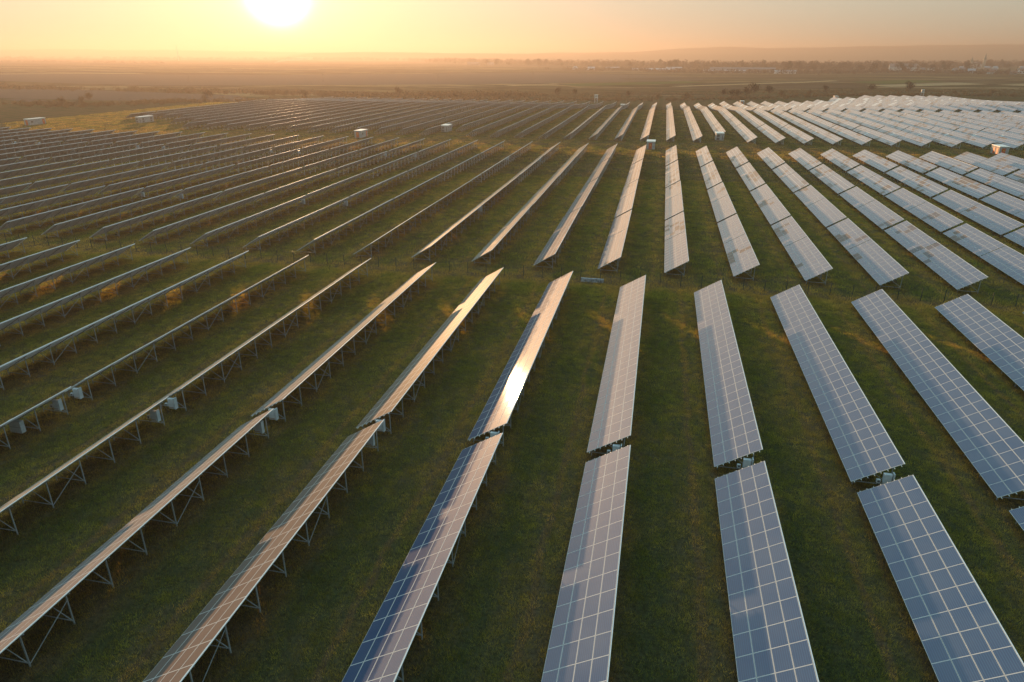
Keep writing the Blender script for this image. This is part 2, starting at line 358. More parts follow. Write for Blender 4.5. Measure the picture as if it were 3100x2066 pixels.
field([(-620, 800), (-250, 960), (-250, 1700), (-740, 1300)], plough_m, 'broad ploughed field in the left middle distance')
field([(-250, 960), (60, 1240), (70, 1420), (-250, 1700)], plough_m, 'ploughed field ahead of the warehouses')
field([(-1250, 1155), (-1020, 1300), (-1060, 1322), (-1290, 1175)], straw_m, 'pale dry strip beyond the ploughed field on the left')
field([(-2000, 1560), (-1500, 1780), (-1540, 1820), (-2050, 1600)], straw_m, 'pale dry strip far left')
field([(-1143, 1793), (-900, 1798), (-900, 1830), (-1160, 1825)], straw_m, 'thin pale strip under the sun')
field([(-190, 925), (-140, 1000), (-150, 1012), (-205, 935)], straw_m, 'short pale strip behind the watch booth')
field([(20, 960), (200, 1150), (190, 1172), (5, 972)], straw_m, 'long pale strip beyond the right-hand tables')
field([(185, 1120), (270, 1240), (262, 1262), (172, 1140)], straw_m, 'narrow pale strip below the warehouses')
field([(282, 1010), (440, 1130), (420, 1190), (262, 1060)], straw_m, 'dry strip before the village')
field([(393, 1215), (620, 1400), (600, 1440), (375, 1240)], brownf_m, 'brown fallow strip before the village')
field([(300, 1110), (420, 1230), (400, 1330), (270, 1190)], green_m, 'green crop strip left of the village')
field([(-110, 940), (60, 1110), (30, 1180), (-140, 1010)], green_m, 'green crop strip in the middle fields')
field([(470, 1060), (640, 1210), (610, 1260), (440, 1110)], straw_m, 'straw-coloured strip at the right edge')
field([(60, 880), (260, 980), (240, 1060), (30, 930)], brownf_m, 'dark fallow strip behind the right-hand tables')
field([(-60, 1210), (300, 1500), (280, 1600), (-80, 1300)], brownf_m, 'fallow land in front of the warehouses')

# ------------------------------------------------------------------ air
hz = MB(); hz.box(-10400, 6200, -170, 9900, -6.5, 140)
HM = bpy.data.materials.new('haze_air'); HM.use_nodes = True; ht = HM.node_tree; ht.nodes.clear()
ho = ht.nodes.new('ShaderNodeOutputMaterial'); hv = ht.nodes.new('ShaderNodeVolumePrincipled')
hv.inputs['Density'].default_value = .00028; hv.inputs['Color'].default_value = (.42, .36, .32, 1); hv.inputs['Anisotropy'].default_value = .53
ht.links.new(hv.outputs[0], ho.inputs['Volume'])
tag(hz.build('haze', HM), 'warm evening haze', kind='stuff')

# ------------------------------------------------------------------ solar tables
TILT = .5391; CT, ST = math.cos(TILT), math.sin(TILT); TT = math.tan(TILT)
HE = 2.75                                             # height of a table's high edge
PX = 1.0234                                           # module pitch down the slope
def module_mesh(gm):
    m = MB(); w, l, t, b = .502, .823, .038, .020
    m.box(-w, w, -l, l, 0, t-.001, 1)
    # raised frame lip round a glass pane set 4 mm down
    for (x0, x1, y0, y1) in ((-w, w, -l, -l+b), (-w, w, l-b, l), (-w, -w+b, -l+b, l-b), (w-b, w, -l+b, l-b)):
        m.quad((x0, y0, t+.004), (x1, y0, t+.004), (x1, y1, t+.004), (x0, y1, t+.004), 1)
    m.quad((-w+b, -l+b, t), (w-b, -l+b, t), (w-b, l-b, t), (-w+b, l-b, t), 0)
    m.quad((-w, -l, -.002), (-w, l, -.002), (w, l, -.002), (w, -l, -.002), 2)
    return m.mesh('solar_module', [gm, alum, backsheet])
MODM = [module_mesh(g) for g in GL]
XR, XF, XM = -.45, -3.15, -1.95                       # rear leg, front leg, brace head (from the high edge)
def zr(x, d=.16): return HE + x*TT - d
def leg_mesh(x):
    m = MB(); top = zr(x, .12); h = .045
    m.box(x-.036, x+.036, -.010, .010, -.3, top); m.box(x-.036, x-.026, -.0105, .055, -.3, top-.002); m.box(x+.026, x+.036, -.0105, .055, -.3, top-.002)
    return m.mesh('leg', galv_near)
LEGR, LEGF = leg_mesh(XR), leg_mesh(XF)
def trestle_mb(m, y=0.0, g=0.0, legs=True):
    m.bar((-.08, y, zr(-.08)+g), (-3.42, y, zr(-3.42)+g), .05, .08)
    m.bar((XF, y+.03, .34+g), (XR, y+.03, .30+g), .035, .055)
    m.bar((XR, y-.03, .38+g), (XM, y-.03, zr(XM)-.02+g), .035, .055)
    if legs:
        for x in (XR, XF): m.box(x-.055, x+.055, y-.04, y+.04, g-.3, zr(x, .12)+g)
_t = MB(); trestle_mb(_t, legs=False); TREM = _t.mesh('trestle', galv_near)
RAILQ = [j*PX + q for j in range(4) for q in (.24, .76)]
_rails = {}
def rail_mesh(L):
    k = round(L, 2)
    if k not in _rails:
        m = MB(); m.box(-.022, .022, -.18, L+.18, -.06, -.004); _rails[k] = m.mesh('rail', galv)
    return _rails[k]
_braces = {}
def brace_mesh(step):
    k = round(step, 2)
    if k not in _braces:
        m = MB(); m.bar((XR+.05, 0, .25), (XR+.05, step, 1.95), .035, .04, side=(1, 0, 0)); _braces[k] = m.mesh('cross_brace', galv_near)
    return _braces[k]

def clusters(n, seed, share):
    """which modules are of the darker or browner batches"""
    r = random.Random(seed); g = [[0]*4 for _ in range(n)]
    if share:
        for _ in range(max(1, int(n*share/6))):
            i = r.randrange(n); j = r.randrange(4); t = r.choice((2, 2, 1)); 
            for _ in range(r.randrange(2, 9)):
                if 0 <= i < n and 0 <= j < 4: g[i][j] = t
                i += r.choice((-1, 0, 1)); j += r.choice((-1, 0, 1))
    return g
def seg_positions(segs, pitch):
    """y offsets of module centres; segments are separated by thin seams"""
    out_, y = [], 0.0
    for n in segs:
        out_.append((y, [y + (i+.5)*pitch for i in range(n)], y + n*pitch)); y += n*pitch + .22
    return out_, y - .22
def far_table_mb(m, x0, y0, segs, pitch, seed, share, zf, notch=None, frame=True, step=3.1):
    """panel sheets, purlins and trestles of one table into mesh collector m (0-2 glass, 3 frame, 4 back, 5 steel)"""
    pos, L = seg_positions(segs, pitch); r = random.Random(seed); cl_ = clusters(sum(segs), seed, share); idx = 0
    def P(q, y, d=0): return (x0 - q*CT - d*ST, y0+y, HE + zf(y0+y) - q*ST + d*CT)
    for ya, ys, yb in pos:
        kk = max(1, int((yb-ya)/9))
        for a in range(kk):
            s0 = ya+(yb-ya)*a/kk; s1 = ya+(yb-ya)*(a+1)/kk
            m.quad(P(0, s0, .03), P(4*PX, s0, .03), P(4*PX, s1, .03), P(0, s1, .03), 3) if False else None
            # thin slab: frames seen from above, back sheets from below
            n = len(m.v); c = [P(0, s0, .03), P(4*PX-.03, s0, .03), P(4*PX-.03, s1, .03), P(0, s1, .03), P(0, s0, 0), P(4*PX-.03, s0, 0), P(4*PX-.03, s1, 0), P(0, s1, 0)]
            m.v += c; m.f += [(n, n+3, n+2, n+1), (n+4, n+5, n+6, n+7), (n, n+1, n+5, n+4), (n+1, n+2, n+6, n+5), (n+2, n+3, n+7, n+6), (n+3, n, n+4, n+7)]; m.m += [3, 4, 3, 3, 3, 3]
        for y in ys:
            for j in range(4):
                if notch is not None and idx == notch and j >= 2: continue
                j0 = r.gauss(0, .0018); j1 = r.gauss(0, .0018); h = .034
                qa, qb, ya_, yb_ = j*PX+.03, (j+1)*PX-.055, y-pitch/2+.035, y+pitch/2-.035
                m.quad(P(qb, ya_, h+.002+j0), P(qa, ya_, h+.002+j1), P(qa, yb_, h+.002-j0+j1*.5), P(qb, yb_, h+.002-j1), cl_[idx][j])
            idx += 1
    if x0 < -18 or seed in (5, -1): m.bar(P(-.03, -.02, -.02), P(-.03, L+.02, -.02), .05, .13, 6, side=(1, 0, 0))
    if frame:
        k = max(2, int(round(L/step))); kk = max(1, int(L/12))
        for q in RAILQ[::2]:
            for a in range(kk):
                s0 = -.15 + (L+.3)*a/kk; s1 = -.15 + (L+.3)*(a+1)/kk
                m.bar(P(q, s0, -.03), P(q, s1, -.03), .05, .05, 5, side=(1, 0, 0))
        for i in range(k):
            y = .8 + (L-1.6)*i/(k-1); g = zf(y0+y); mm = MB(); trestle_mb(mm, 0, 0)
            n = len(m.v); m.v += [(v[0]+x0, v[1]+y0+y, v[2]+g) for v in mm.v]; m.f += [tuple(n+a for a in f) for f in mm.f]; m.m += [5]*len(mm.f)
            if i % 4 == 1 and i < k-1: m.bar((x0+XR+.05, y0+y, .25+g), (x0+XR+.05, y0+y+(L-1.6)/(k-1), 1.95+g), .035, .04, 5, side=(1, 0, 0))
    return L
edge_al = simple('bright_edge_profile', (.78, .80, .82), .5, 0, .04, 4)
FMATS = GF + [alum, backsheet, galv, edge_al]

ORD = ['', 'first', 'second', 'third', 'fourth', 'fifth', 'sixth', 'seventh', 'eighth', 'ninth', 'tenth', '11th', '12th', '13th', '14th', '15th', '16th', '17th', '18th', '19th', '20th', '21st', '22nd', '23rd', '24th', '25th', '26th', '27th', '28th', '29th', '30th', '31st', '32nd']
specs = []      # block, k, index of the table in its row, x, y, segments, pitch
for k in range(-10, 6):
    specs.append((1, k, 0, -.543+10.505*k, 2.8, (28,), 1.657)); specs.append((1, k, 1, -.543+10.505*k, 50.86, (28,), 1.657))
for k in range(-28, 15):
    for i, y in enumerate((106.2, 144.6, 183.2, 222.4)): specs.append((2, k, i, 5.763+10.395*k, y, (12, 10), 1.685))
for k in range(-27, 21):
    x = 5.94+10.43*k
    for i, (y, sg) in enumerate(((293.1, (12, 12, 12)), (355.4, (11, 12)), (394.8, (12, 12)), (436.4, (10, 10)))):
        if i == 0:
            if k < -21 or k in (-9, 2): y, sg = 293.1+1*20.38, (12, 12)
            if k < -23: y, sg = 333.9, (12,)
        specs.append((3, k, i, x, y, sg, 1.68))
for k in range(-27, 23):
    x = 5.94+10.43*k; end = 580 if k < 4 else 606 if k < 11 else 622 if k < 13 else 662 if k < 16 else 692
    y = 472.2 if k < 5 else 477.5; i = 0
    while y < end-8:
        n = min(22, int((end-y)/1.68)); sg = (n//2, n-n//2)
        specs.append((4, k, i, x, y, sg, 1.68)); y += n*1.68+.22+(1.1 if i % 2 == 0 else .7); i += 1
def seen(s):
    b, k, i, x, y, sg, p = s; L = sum(sg)*p; best = False
    for t in np.linspace(0, 1, 9):
        for xx, zz_ in ((x, 2.75), (x-3.5, 0)):
            q = proj(xx, y+L*t, zz_+gz(xx, y+L*t))
            if q and -330 < q[0] < 3280 and -50 < q[1] < 2200: best = True
    return best
specs = [s for s in specs if seen(s)]
specs.sort(key=lambda s: math.hypot(s[3], s[4]+8)*(1.0 if s[1] > -5 else 1.05))
far_left = specs[300:]; specs = specs[:300]
BN = {1: 'front block', 2: 'second block', 3: 'third block', 4: 'farthest block'}
REFK = {1: -1, 2: 0, 3: 0, 4: 0}; REFN = {1: 'sun-glint row', 2: 'near-vertical row', 3: 'near-vertical row', 4: 'near-vertical row'}
count = {}
shared = {}
for s in specs:
    b, k, i, x, y, sg, p = s; pos, L = seg_positions(sg, p); front = k >= -5 and b <= 2
    d = k-REFK[b]; tone = ('steel-backed' if k < -5 else 'low-angled' if k < -2 else 'peach-lit' if k < 1 else 'silvery' if k < 4 else 'blue-grey')
    where = ('in the ' + REFN[b]) if d == 0 else f"{ORD[abs(d)]} row {'right' if d > 0 else 'left'} of {REFN[b]}"
    pl = {1: 'nearest', 2: 'second', 3: 'third', 4: 'fourth', 5: 'fifth', 6: 'sixth'}[i+1]
    tone = 'back-facing' if k < -5 else 'edge-on' if k < -2 else 'peach' if k < 1 else 'silvery' if k < 4 else 'bluish'
    ref = 'glint' if b == 1 else 'upright'
    rowt = f"the {ref} row itself" if d == 0 else f"{ORD[abs(d)]} row {'right' if d > 0 else 'left'} of {ref} row"
    t = empty('solar_panel_table', (x, y, 0), 0, f"{tone} table {pl} in its row, {rowt}, {BN[b]}", 'solar panels', 'solar panel tables in rows')
    tilt0 = gz(x, y+L/2) if b < 4 else 0
    t.location.z = tilt0
    near = b == 1 or (b == 2 and i < 2)
    jr = random.Random(b*7919+k*31+i); t.location.z += jr.uniform(-.03, .03); t.rotation_euler = (jr.gauss(0, .0009), jr.gauss(0, .004), jr.gauss(0, .0009))
    if near:
        rr = random.Random(hash((b, k, i)) & 0xffff)
        if front:
            share = (0 if b == 1 else .9 if (k >= 0 and i == 0) else .35)
            cl_ = clusters(sum(sg), b*1000+k*10+i, share); idx = 0
            if b == 1 and k == -2: cl_ = [[2]*4 for _ in cl_]  # whole row in brown glass: the low sun's warm tone put into its colour
            for ya, ys, yb in pos:
                for yy in ys:
                    for j in range(4):
                        q = (j+.5)*PX - .015
                        o = link('solar_module', MODM[cl_[idx][j]], t, None, (-q*CT, yy, HE - q*ST))
                        o.rotation_euler = (rr.gauss(0, .0018), -TILT+rr.gauss(0, .0022), 0)
                    idx += 1
        else:
            key = ('back', sg, p)
            if key not in shared:
                m = MB(); far_table_mb(m, 0, 0, sg, p, 5, 0, lambda y: 0, frame=False); shared[key] = m.mesh('module_sheet', FMATS)
            link('module_sheet', shared[key], t, 'stuff')
        if front:
            key = ('edge', round(L, 2))
            if key not in shared:
                m = MB(); m.bar((.03, -.02, HE+.02), (.03, L+.02, HE+.02), .04, .06, side=(1, 0, 0)); shared[key] = m.mesh('edge_profile', edge_al)
            link('edge_profile', shared[key], t)
        for q in RAILQ:
            o = link('rail', rail_mesh(L), t, None, (-q*CT, 0, HE-q*ST)); o.rotation_euler = (0, -TILT, 0)
        n = int(round(L/3.1)); step = (L-1.4)/(n-1)
        for a in range(n):
            tr = link('trestle', TREM, t, None, (0, .7+step*a, 0))
            link('leg', LEGR, tr); link('leg', LEGF, tr)
            if a % 4 == 2 and a < n-1: link('cross_brace', brace_mesh(step), t, None, (0, .7+step*a, 0))
    else:
        v = abs(k*7+i*3) % 5
        if b < 4:
            key = (b, i, sg, v if k > -6 else 9, k <= -3)
            if key not in shared:
                mm = MB(); far_table_mb(mm, 0, 0, sg, p, v*31+i+b, 0 if k <= -6 else 1.3, lambda y: 0, notch=(23 if b == 3 and len(sg) == 3 else None), frame=False, step=3.1)
                fm = MB(); far_table_mb(fm, 0, 0, sg, p, 1, 0, lambda y: 0)
                if k <= -3: mm.bar((.03, -.02, HE-.01), (.03, L+.02, HE-.01), .05, .13, 6, side=(1, 0, 0))
                keep = [a for a in range(len(fm.f)) if fm.m[a] == 5]; fm.f = [fm.f[a] for a in keep]; fm.m = [0]*len(keep)
                used_ = sorted({a for f in fm.f for a in f}); ren = {a: c for c, a in enumerate(used_)}; fm.v = [fm.v[a] for a in used_]; fm.f = [tuple(ren[a] for a in f) for f in fm.f]
                shared[key] = (mm.mesh('module_sheet', FMATS), fm.mesh('support_frame', galv))
            link('module_sheet', shared[key][0], t, 'stuff'); link('support_frame', shared[key][1], t, 'stuff')
        else:
            mm = MB(); zf = lambda yy, x=x, y=y: gz(x, y+yy)
            far_table_mb(mm, 0, 0, sg, p, k*31+i, 1.3 if k > -6 else 0, zf, frame=False)
            fm = MB(); far_table_mb(fm, 0, 0, sg, p, 1, 0, zf)
            keep = [a for a in range(len(fm.f)) if fm.m[a] == 5]; fm.f = [fm.f[a] for a in keep]; fm.m = [0]*len(keep)
            mm.build('module_sheet', FMATS, t, 'stuff'); fm.build('support_frame', galv, t, 'stuff')
allm = MB()
for s in far_left:
    b, k, i, x, y, sg, p = s
    g0 = gz(x, y+8) if b < 4 else 0
    far_table_mb(allm, x, y, sg, p, k*31+i, 1.3 if k > -6 else 0, (lambda yy, g0=g0: g0) if b < 4 else (lambda yy, x=x: gz(x, yy)), notch=(23 if b == 3 and len(sg) == 3 else None), step=4.5)
tag(allm.build('distant_solar_panel_tables', FMATS), 'farthest rows of solar panel tables merging toward the fields', 'solar panels', None, 'stuff')

# ------------------------------------------------------------------ inverters in the gaps
def inverter_parts(t, small=False):
    m = MB(); m.box(-.30, .30, -.14, .14, .0, 1.02); m.box(-.26, .26, -.17, -.14, .06, .96); m.build('casing', white_paint, t)
    m = MB(); m.box(-.24, .24, -.175, -.171, .10, .17); m.build('vent', rustw, t)
    m = MB(); m.box(.36, .46, -.20, .20, -.02, 1.12); m.build('mounting_plate', white_paint, t)
    m = MB(); m.box(-.74, -.46, -.10, .10, .18, .46); jb = m.build('junction_box', white_paint, t)
    m = MB(); m.box(-.69, -.51, -.108, -.10, .24, .40); m.build('cover', grey_dark, jb)
    m = MB(); m.bar((-.46, 0, .3), (-.30, 0, .3), .03, .03, side=(0, 0, 1)); m.bar((.30, 0, .2), (.36, 0, .2), .03, .03, side=(0, 0, 1)); m.bar((-.62, 0, .18), (-.62, 0, -.75), .03, .03); m.build('cable_pipe', grey_dark, t)
def inv(x, y, label, g=0, rz=0):
    t = empty('inverter', (x, y, .85+g), rz, label, 'inverter', 'inverter boxes under the table gaps'); inverter_parts(t)
for k in range(-6, 4):
    x = -.543+10.505*k - 1.05; d = k+1
    w = 'sun-glint row' if d == 0 else f"{ORD[abs(d)]} row {'right' if d > 0 else 'left'} of sun-glint row"
    inv(x, 50.62, f"grey inverter on the far side of the front gap, {w}")
    inv(x, 48.15, f"grey inverter on the near side of the front gap, {w}")
for k in (-12, -11, -8, -7, -4, -3, 0):
    d = k; w = 'near-vertical row' if d == 0 else f"{ORD[abs(d)]} row left of near-vertical row"
    inv(5.763+10.395*k-1.15, 144.2, f"small pale inverter under the first gap past the fence, {w}")
for k in (-24, -23, -22, -18, -17, -13, -12, -9, -8, -5, -4):
    x = 5.763+10.395*k-1.15
    inv(x, 221.6, f"pale inverter speck under the last gap before the cabin track, {ORD[abs(k)]} row left", gz(x, 221))
# large combiner cabinet at the left edge
t = empty('combiner_cabinet', (-55.35, 44.75, 0), 0, 'pale metal cabinet on the grass under the row, left edge', 'cabinet')
m = MB(); m.box(-.62, .62, -.22, .22, .18, 1.35); m.build('body', white_paint, t)
m = MB(); m.box(-.60, .60, -.225, -.221, .76, .79); m.build('seam', grey_dark, t)
m = MB(); m.box(-.5, -.42, -.15, .15, 0, .18); m.box(.42, .5, -.15, .15, 0, .18); m.build('base', galv, t)

# ------------------------------------------------------------------ fence
def fence(y, x0, x1, step, label):
    f = empty('wire_fence', (x0, y, 0), 0, label, 'fence'); n = int((x1-x0)/step)+1
    pm = MB(); pm.box(-.045, .045, -.045, .045, -.2, 1.85); pm = pm.mesh('post', fence_m)
    bm_ = MB(); bm_.bar((.03, 0, 1.6), (1.35, 0, 0), .04, .04); bm_.bar((-.03, 0, 1.6), (-1.35, 0, 0), .04, .04); bm_ = bm_.mesh('brace', fence_m)
    for i in range(n):
        x = i*step; o = link('post', pm, f, None, (x, 0, gz(x0+x, y)))
        if i % 8 == 3: link('brace', bm_, o)
    m = MB()
    for z in (.1, .45, .8, 1.15, 1.5, 1.78): 
        for i in range(n-1):
            a, b = i*step, (i+1)*step; m.bar((a, .035, z+gz(x0+a, y)), (b, .035, z+gz(x0+b, y)), .006, .006)
    for i in range(int((x1-x0)/.5)):
        x = i*.5; g = gz(x0+x, y); m.box(x-.002, x+.002, .036, .040, g+.1, g+1.78)
    m.build('wire_mesh', fence_m, f, 'stuff')
fence(101.8, -118.3, 72, 3.0, 'dark wire mesh fence crossing between the front block and the next')
# low weathered concrete trough at the fence
t = empty('concrete_block', (-8.5, 101.1, 0), R(-2), 'weathered white concrete slab lying at the wire fence', 'slab')
m = MB(); m.box(-1.7, 1.7, -.16, .16, 0, .62); m.build('panel', simple('weathered_white_concrete', (.27, .28, .30), .8, 0, .5, 4), t)
m = MB(); m.box(-1.72, -1.5, .16, .5, 0, .5); m.box(1.5, 1.72, .16, .5, 0, .5); m.build('foot', concrete, t)

# ------------------------------------------------------------------ transformer cabins
def cabin(x, y, L, label, door=True, side='r', W=3.0, H=2.75):
    g = gz(x, y); t = empty('transformer_cabin', (x, y, g), 0, label, 'cabin', 'transformer cabins on the track')
    m = MB(); m.box(-W/2, W/2, 0, L, 0, H); m.build('walls', concrete, t)
    m = MB(); m.box(-W/2-.12, W/2+.12, -.12, L+.12, H+.003, H+.22); m.build('roof', roof_white, t)
    m = MB(); m.box(-W/2-.04, W/2+.04, -.04, L+.04, -.2, .16); m.build('plinth', simple('cabin_plinth', (.24, .24, .23), .9), t)
    def door_(x0, x1, face):
        m = MB(); z0, z1 = .2, 2.35
        if face == 'f': m.box(x0, x1, -.05, -.002, z0, z1)
        elif face == 'r': m.box(W/2+.002, W/2+.05, x0, x1, z0, z1)
        else: m.box(-W/2-.05, -W/2-.002, x0, x1, z0, z1)
        d = m.build('door', orange, t); m = MB(); c = (x0+x1)/2
        if face == 'f': m.box(c-.16, c+.16, -.062, -.052, 1.45, 1.75)
        elif face == 'r': m.box(W/2+.052, W/2+.062, c-.16, c+.16, 1.45, 1.75)
        else: m.box(-W/2-.062, -W/2-.052, c-.16, c+.16, 1.45, 1.75)
        m.build('warning_sticker', yellow, d)
    def vent(x0, x1, z0, z1, face):
        m = MB(); nsl = 5
        for i in range(nsl):
            a = z0+(z1-z0)*i/nsl; b = a+(z1-z0)/nsl*.7
            if face == 'f': m.box(x0, x1, -.05, -.002, a, b)
            elif face == 'r': m.box(W/2+.002, W/2+.05, x0, x1, a, b)
            else: m.box(-W/2-.05, -W/2-.002, x0, x1, a, b)
        m.build('vent', louver, t, 'stuff')
    if door:
        door_(-.75, .45, 'f'); door_(L-2.0, L-.7, 'r'); vent(.9, 2.0, 1.2, 2.0, 'r'); door_(.8, 2.2, 'l'); door_(3.4, 4.8, 'l')
    else:
        vent(-1.25, -.15, 1.5, 2.3, 'f'); vent(-1.25, -.15, .35, 1.1, 'f'); vent(.85, 1.2, .3, 2.1, 'f')
        vent(1.2, 2.4, 1.5, 2.3, 'r'); vent(L-2.6, L-1.2, 1.5, 2.3, 'r'); vent(1.2, 2.4, .35, 1.1, 'r'); vent(L-2.6, L-1.2, .35, 1.1, 'r')
    return t
cabin(-299, 292, 9.5, 'white-roofed cabin with an orange door, leftmost, before the ploughed field')
cabin(-257, 316, 9.5, 'pale pink cabin with four vents standing in the open left yard', False)
cabin(-123.5, 279, 6.9, 'white-roofed cabin with red-orange doors on the track, left of centre')
cabin(-95.5, 310.5, 6.9, 'grey cabin with two stacked brown vents, centre, among the table ends', False)
cabin(-3.2, 267.8, 6.0, 'small cabin with one orange front door behind the near-vertical rows')
cabin(23.9, 303.5, 6.0, 'grey cabin with two vents standing at the foot of a short row', False)
cabin(117.5, 276.5, 6.5, 'cabin with its left wall lit cream and orange, right edge')
cabin(-27.5, 512, 5.5, 'small dark cabin at the far end of the middle rows', False)
cabin(62, 606, 5.5, 'tiny grey cabin behind the far right tables')
cabin(146, 672, 5.5, 'tiny cabin with a sunlit pink wall behind the farthest tables')
# watch booths on stilts
def booth(x, y, h, label):
    g = gz(x, y); t = empty('watch_booth', (x, y, g), R(-6), label, 'guard booth', 'guard booths at the far boundary')
    m = MB(); m.box(-1.2, 1.2, -1.2, 1.2, h, h+2.3); m.build('hut', simple('booth_paint', (.55, .53, .50), .6), t)
    m = MB(); m.box(-1.4, 1.4, -1.4, 1.4, h+2.303, h+2.5); m.build('roof', roof_white, t)
    m = MB(); m.box(-.35, .45, -1.24, -1.203, h+.9, h+1.8); m.build('window', grey_dark, t)
    m = MB(); m.box(-1.35, 1.35, -1.35, 1.35, h-.12, h-.003); m.build('floor', galv, t)
    for a, b in ((-1, -1), (1, -1), (-1, 1), (1, 1)):
        m = MB(); m.box(a*1.05-.09, a*1.05+.09, b*1.05-.09, b*1.05+.09, -.2, h-.125); m.build('leg', galv, t)
    m = MB(); m.bar((-1.05, -1.16, .2), (1.05, -1.16, h-.3), .07, .07); m.build('brace', galv, t)
booth(-54, 600, 4.2, 'white watch booth on tall legs behind the middle rows')
booth(236, 745, 4.0, 'white watch booth on legs behind the far right tables')

# ------------------------------------------------------------------ trees, scrub, village
def crown_mesh(seed, h, w, n, m_, leaf, bare=True):
    r = random.Random(seed); m = MB(); lobes = [(r.uniform(-.28, .28)*w, r.uniform(-.28, .28)*w, h*r.uniform(.45, .88), w*r.uniform(.22, .38)) for _ in range(7)] + [(0, 0, h*.68, w*.36)]
    for _ in range(n):
        a = r.choice(lobes); d = Vector((r.gauss(0, 1), r.gauss(0, 1), r.gauss(0, .9))).normalized()*a[3]*r.uniform(.45, 1.08)
        c = Vector((a[0], a[1], a[2]))+d; u = Vector((r.gauss(0, 1), r.gauss(0, 1), r.gauss(0, 1))).normalized(); v_ = u.cross(Vector((r.gauss(0, 1), r.gauss(0, 1), r.gauss(0, 1)))).normalized()
        s = leaf*r.uniform(.5, 1.3); e = s*(.45 if bare else .8)
        m.quad(tuple(c-u*s), tuple(c-v_*e), tuple(c+u*s), tuple(c+v_*e))
    return m.mesh('crown', m_)
def trunk_mesh(seed, h, w):
    r = random.Random(seed); m = MB(); m.cone((0, 0, -.3), (w*.02, 0, h*.5), h*.025, h*.014)
    for i in range(6):
        a = r.uniform(0, 6.28); z = h*r.uniform(.22, .5); m.cone((0, 0, z), (math.cos(a)*w*.3, math.sin(a)*w*.3, z+h*r.uniform(.2, .4)), h*.011, h*.003, 4)
    return m.mesh('trunk', bark_m)
KIND = {}
for i in range(5): KIND['b%d' % i] = (trunk_mesh(i, 11, 8), crown_mesh(i, 11, 8.5, 420, twig_m, .62))
for i in range(2): KIND['e%d' % i] = (trunk_mesh(20+i, 12, 5), crown_mesh(30+i, 12, 5.5, 420, ever_m, .6, False))
for i in range(3): KIND['s%d' % i] = (trunk_mesh(40+i, 4.5, 5), crown_mesh(50+i, 4.2, 5.5, 420, scrub_m, .38))
def tree(kind, x, y, s, label, group, name='bare_tree', cat='tree'):
    t = empty(name, (x, y, gz(x, y)), rng.uniform(0, 6.28), label, cat, group); t.scale = (s*rng.uniform(.85, 1.2), s*rng.uniform(.85, 1.2), s)
    tm, cm = KIND[kind]; link('trunk', tm, t); link('crown', cm, t)
i = 0
for (x, y, s, lb) in [(53, 685, .8, 'thin brown bare tree, leftmost of the clump behind the tables'), (60, 688, .75, 'slim bare tree second in the clump behind the tables'), (66, 687, .8, 'bare tree in the middle of the clump'), (74, 692, .9, 'round bare tree right of the clump middle'), (81, 704, 1.15, 'tallest bare tree of the clump behind the tables'), (97, 722, .9, 'broad brown bush tree right of the clump'),
                      (-97, 672, .8, 'bare tree left of the white watch booth'), (-82, 687, .7, 'low bare tree just left of the watch booth'), (-31, 655, .7, 'bare tree right of the watch booth'), (244, 812, 1.1, 'brown bare tree behind the second watch booth'), (205, 800, .9, 'bare tree left of the second watch booth'), (161, 793, .8, 'bare tree behind the far right tables'),
                      (-355, 520, .8, 'lone round bare tree by the left field corner'), (-300, 575, .7, 'bare tree at the field edge under the sun'), (-240, 640, .8, 'bare tree at the far edge, left of centre')]:
    tree('b%d' % (i % 5), x, y, s, lb, 'bare trees at the solar farm boundary'); i += 1
# belt of trees round the village and warehouses
belt = [(-1242, 4000, 16), (-900, 3500, 15), (-492, 2900, 16), (-200, 2650, 14), (60, 2450, 15), (271, 2150, 14), (480, 2200, 14), (700, 2350, 15), (1100, 2800, 16), (1400, 3100, 16)]
def belt_label(x, y, a):
    u = proj(x, y, 3)[0]; sz = ('tall', 'broad', 'ragged', 'round-topped', 'slender')[a % 5]
    pl = 'in the hazy tree line under the sun' if u < 1250 else 'near the dark hay barns' if u < 1600 else 'by the small gabled barns' if u < 1880 else 'beside the long pale warehouse' if u < 2130 else 'beside the long dark warehouse' if u < 2380 else 'left of the long white building' if u < 2620 else 'around the long white building' if u < 2760 else 'among the left village houses' if u < 2930 else 'near the church at the right edge'
    return f"{sz} brown tree {pl}, {('front', 'middle', 'back')[0 if y < 2050 else 1 if y < 2700 else 2]} of the belt"
for a in range(190):
    u = rng.random()*(len(belt)-1); j = int(u); f = u-j; x = belt[j][0]*(1-f)+belt[j+1][0]*f + rng.uniform(-60, 60); y = belt[j][1]*(1-f)+belt[j+1][1]*f + rng.uniform(-480, 150)
    tree('b%d' % rng.randrange(5) if rng.random() < .88 else 'e%d' % rng.randrange(2), x, y, rng.uniform(1.3, 2.4), belt_label(x, y, a), 'trees of the distant belt')
def mass(name, label, pts, m_, leaf, quads):
    m = MB(); r = random.Random(len(pts))
    for (x, y, w, h) in pts:
        g = gz(x, y)
        for _ in range(quads):
            d = Vector((r.gauss(0, 1), r.gauss(0, 1), r.gauss(0, 1))).normalized()*r.uniform(.5, 1)
            c = Vector((x+d.x*w/2, y+d.y*w/2, g+h*.5+d.z*h*.5)); u = Vector((r.gauss(0, 1), r.gauss(0, 1), r.gauss(0, 1))).normalized(); v_ = u.cross(Vector((r.gauss(0, 1), r.gauss(0, 1), r.gauss(0, 1)))).normalized()
            s = leaf*r.uniform(.6, 1.3); m.quad(tuple(c-u*s), tuple(c-v_*s*.6), tuple(c+u*s), tuple(c+v_*s*.6))
    tag(m.build(name, m_), label, None, None, 'stuff')
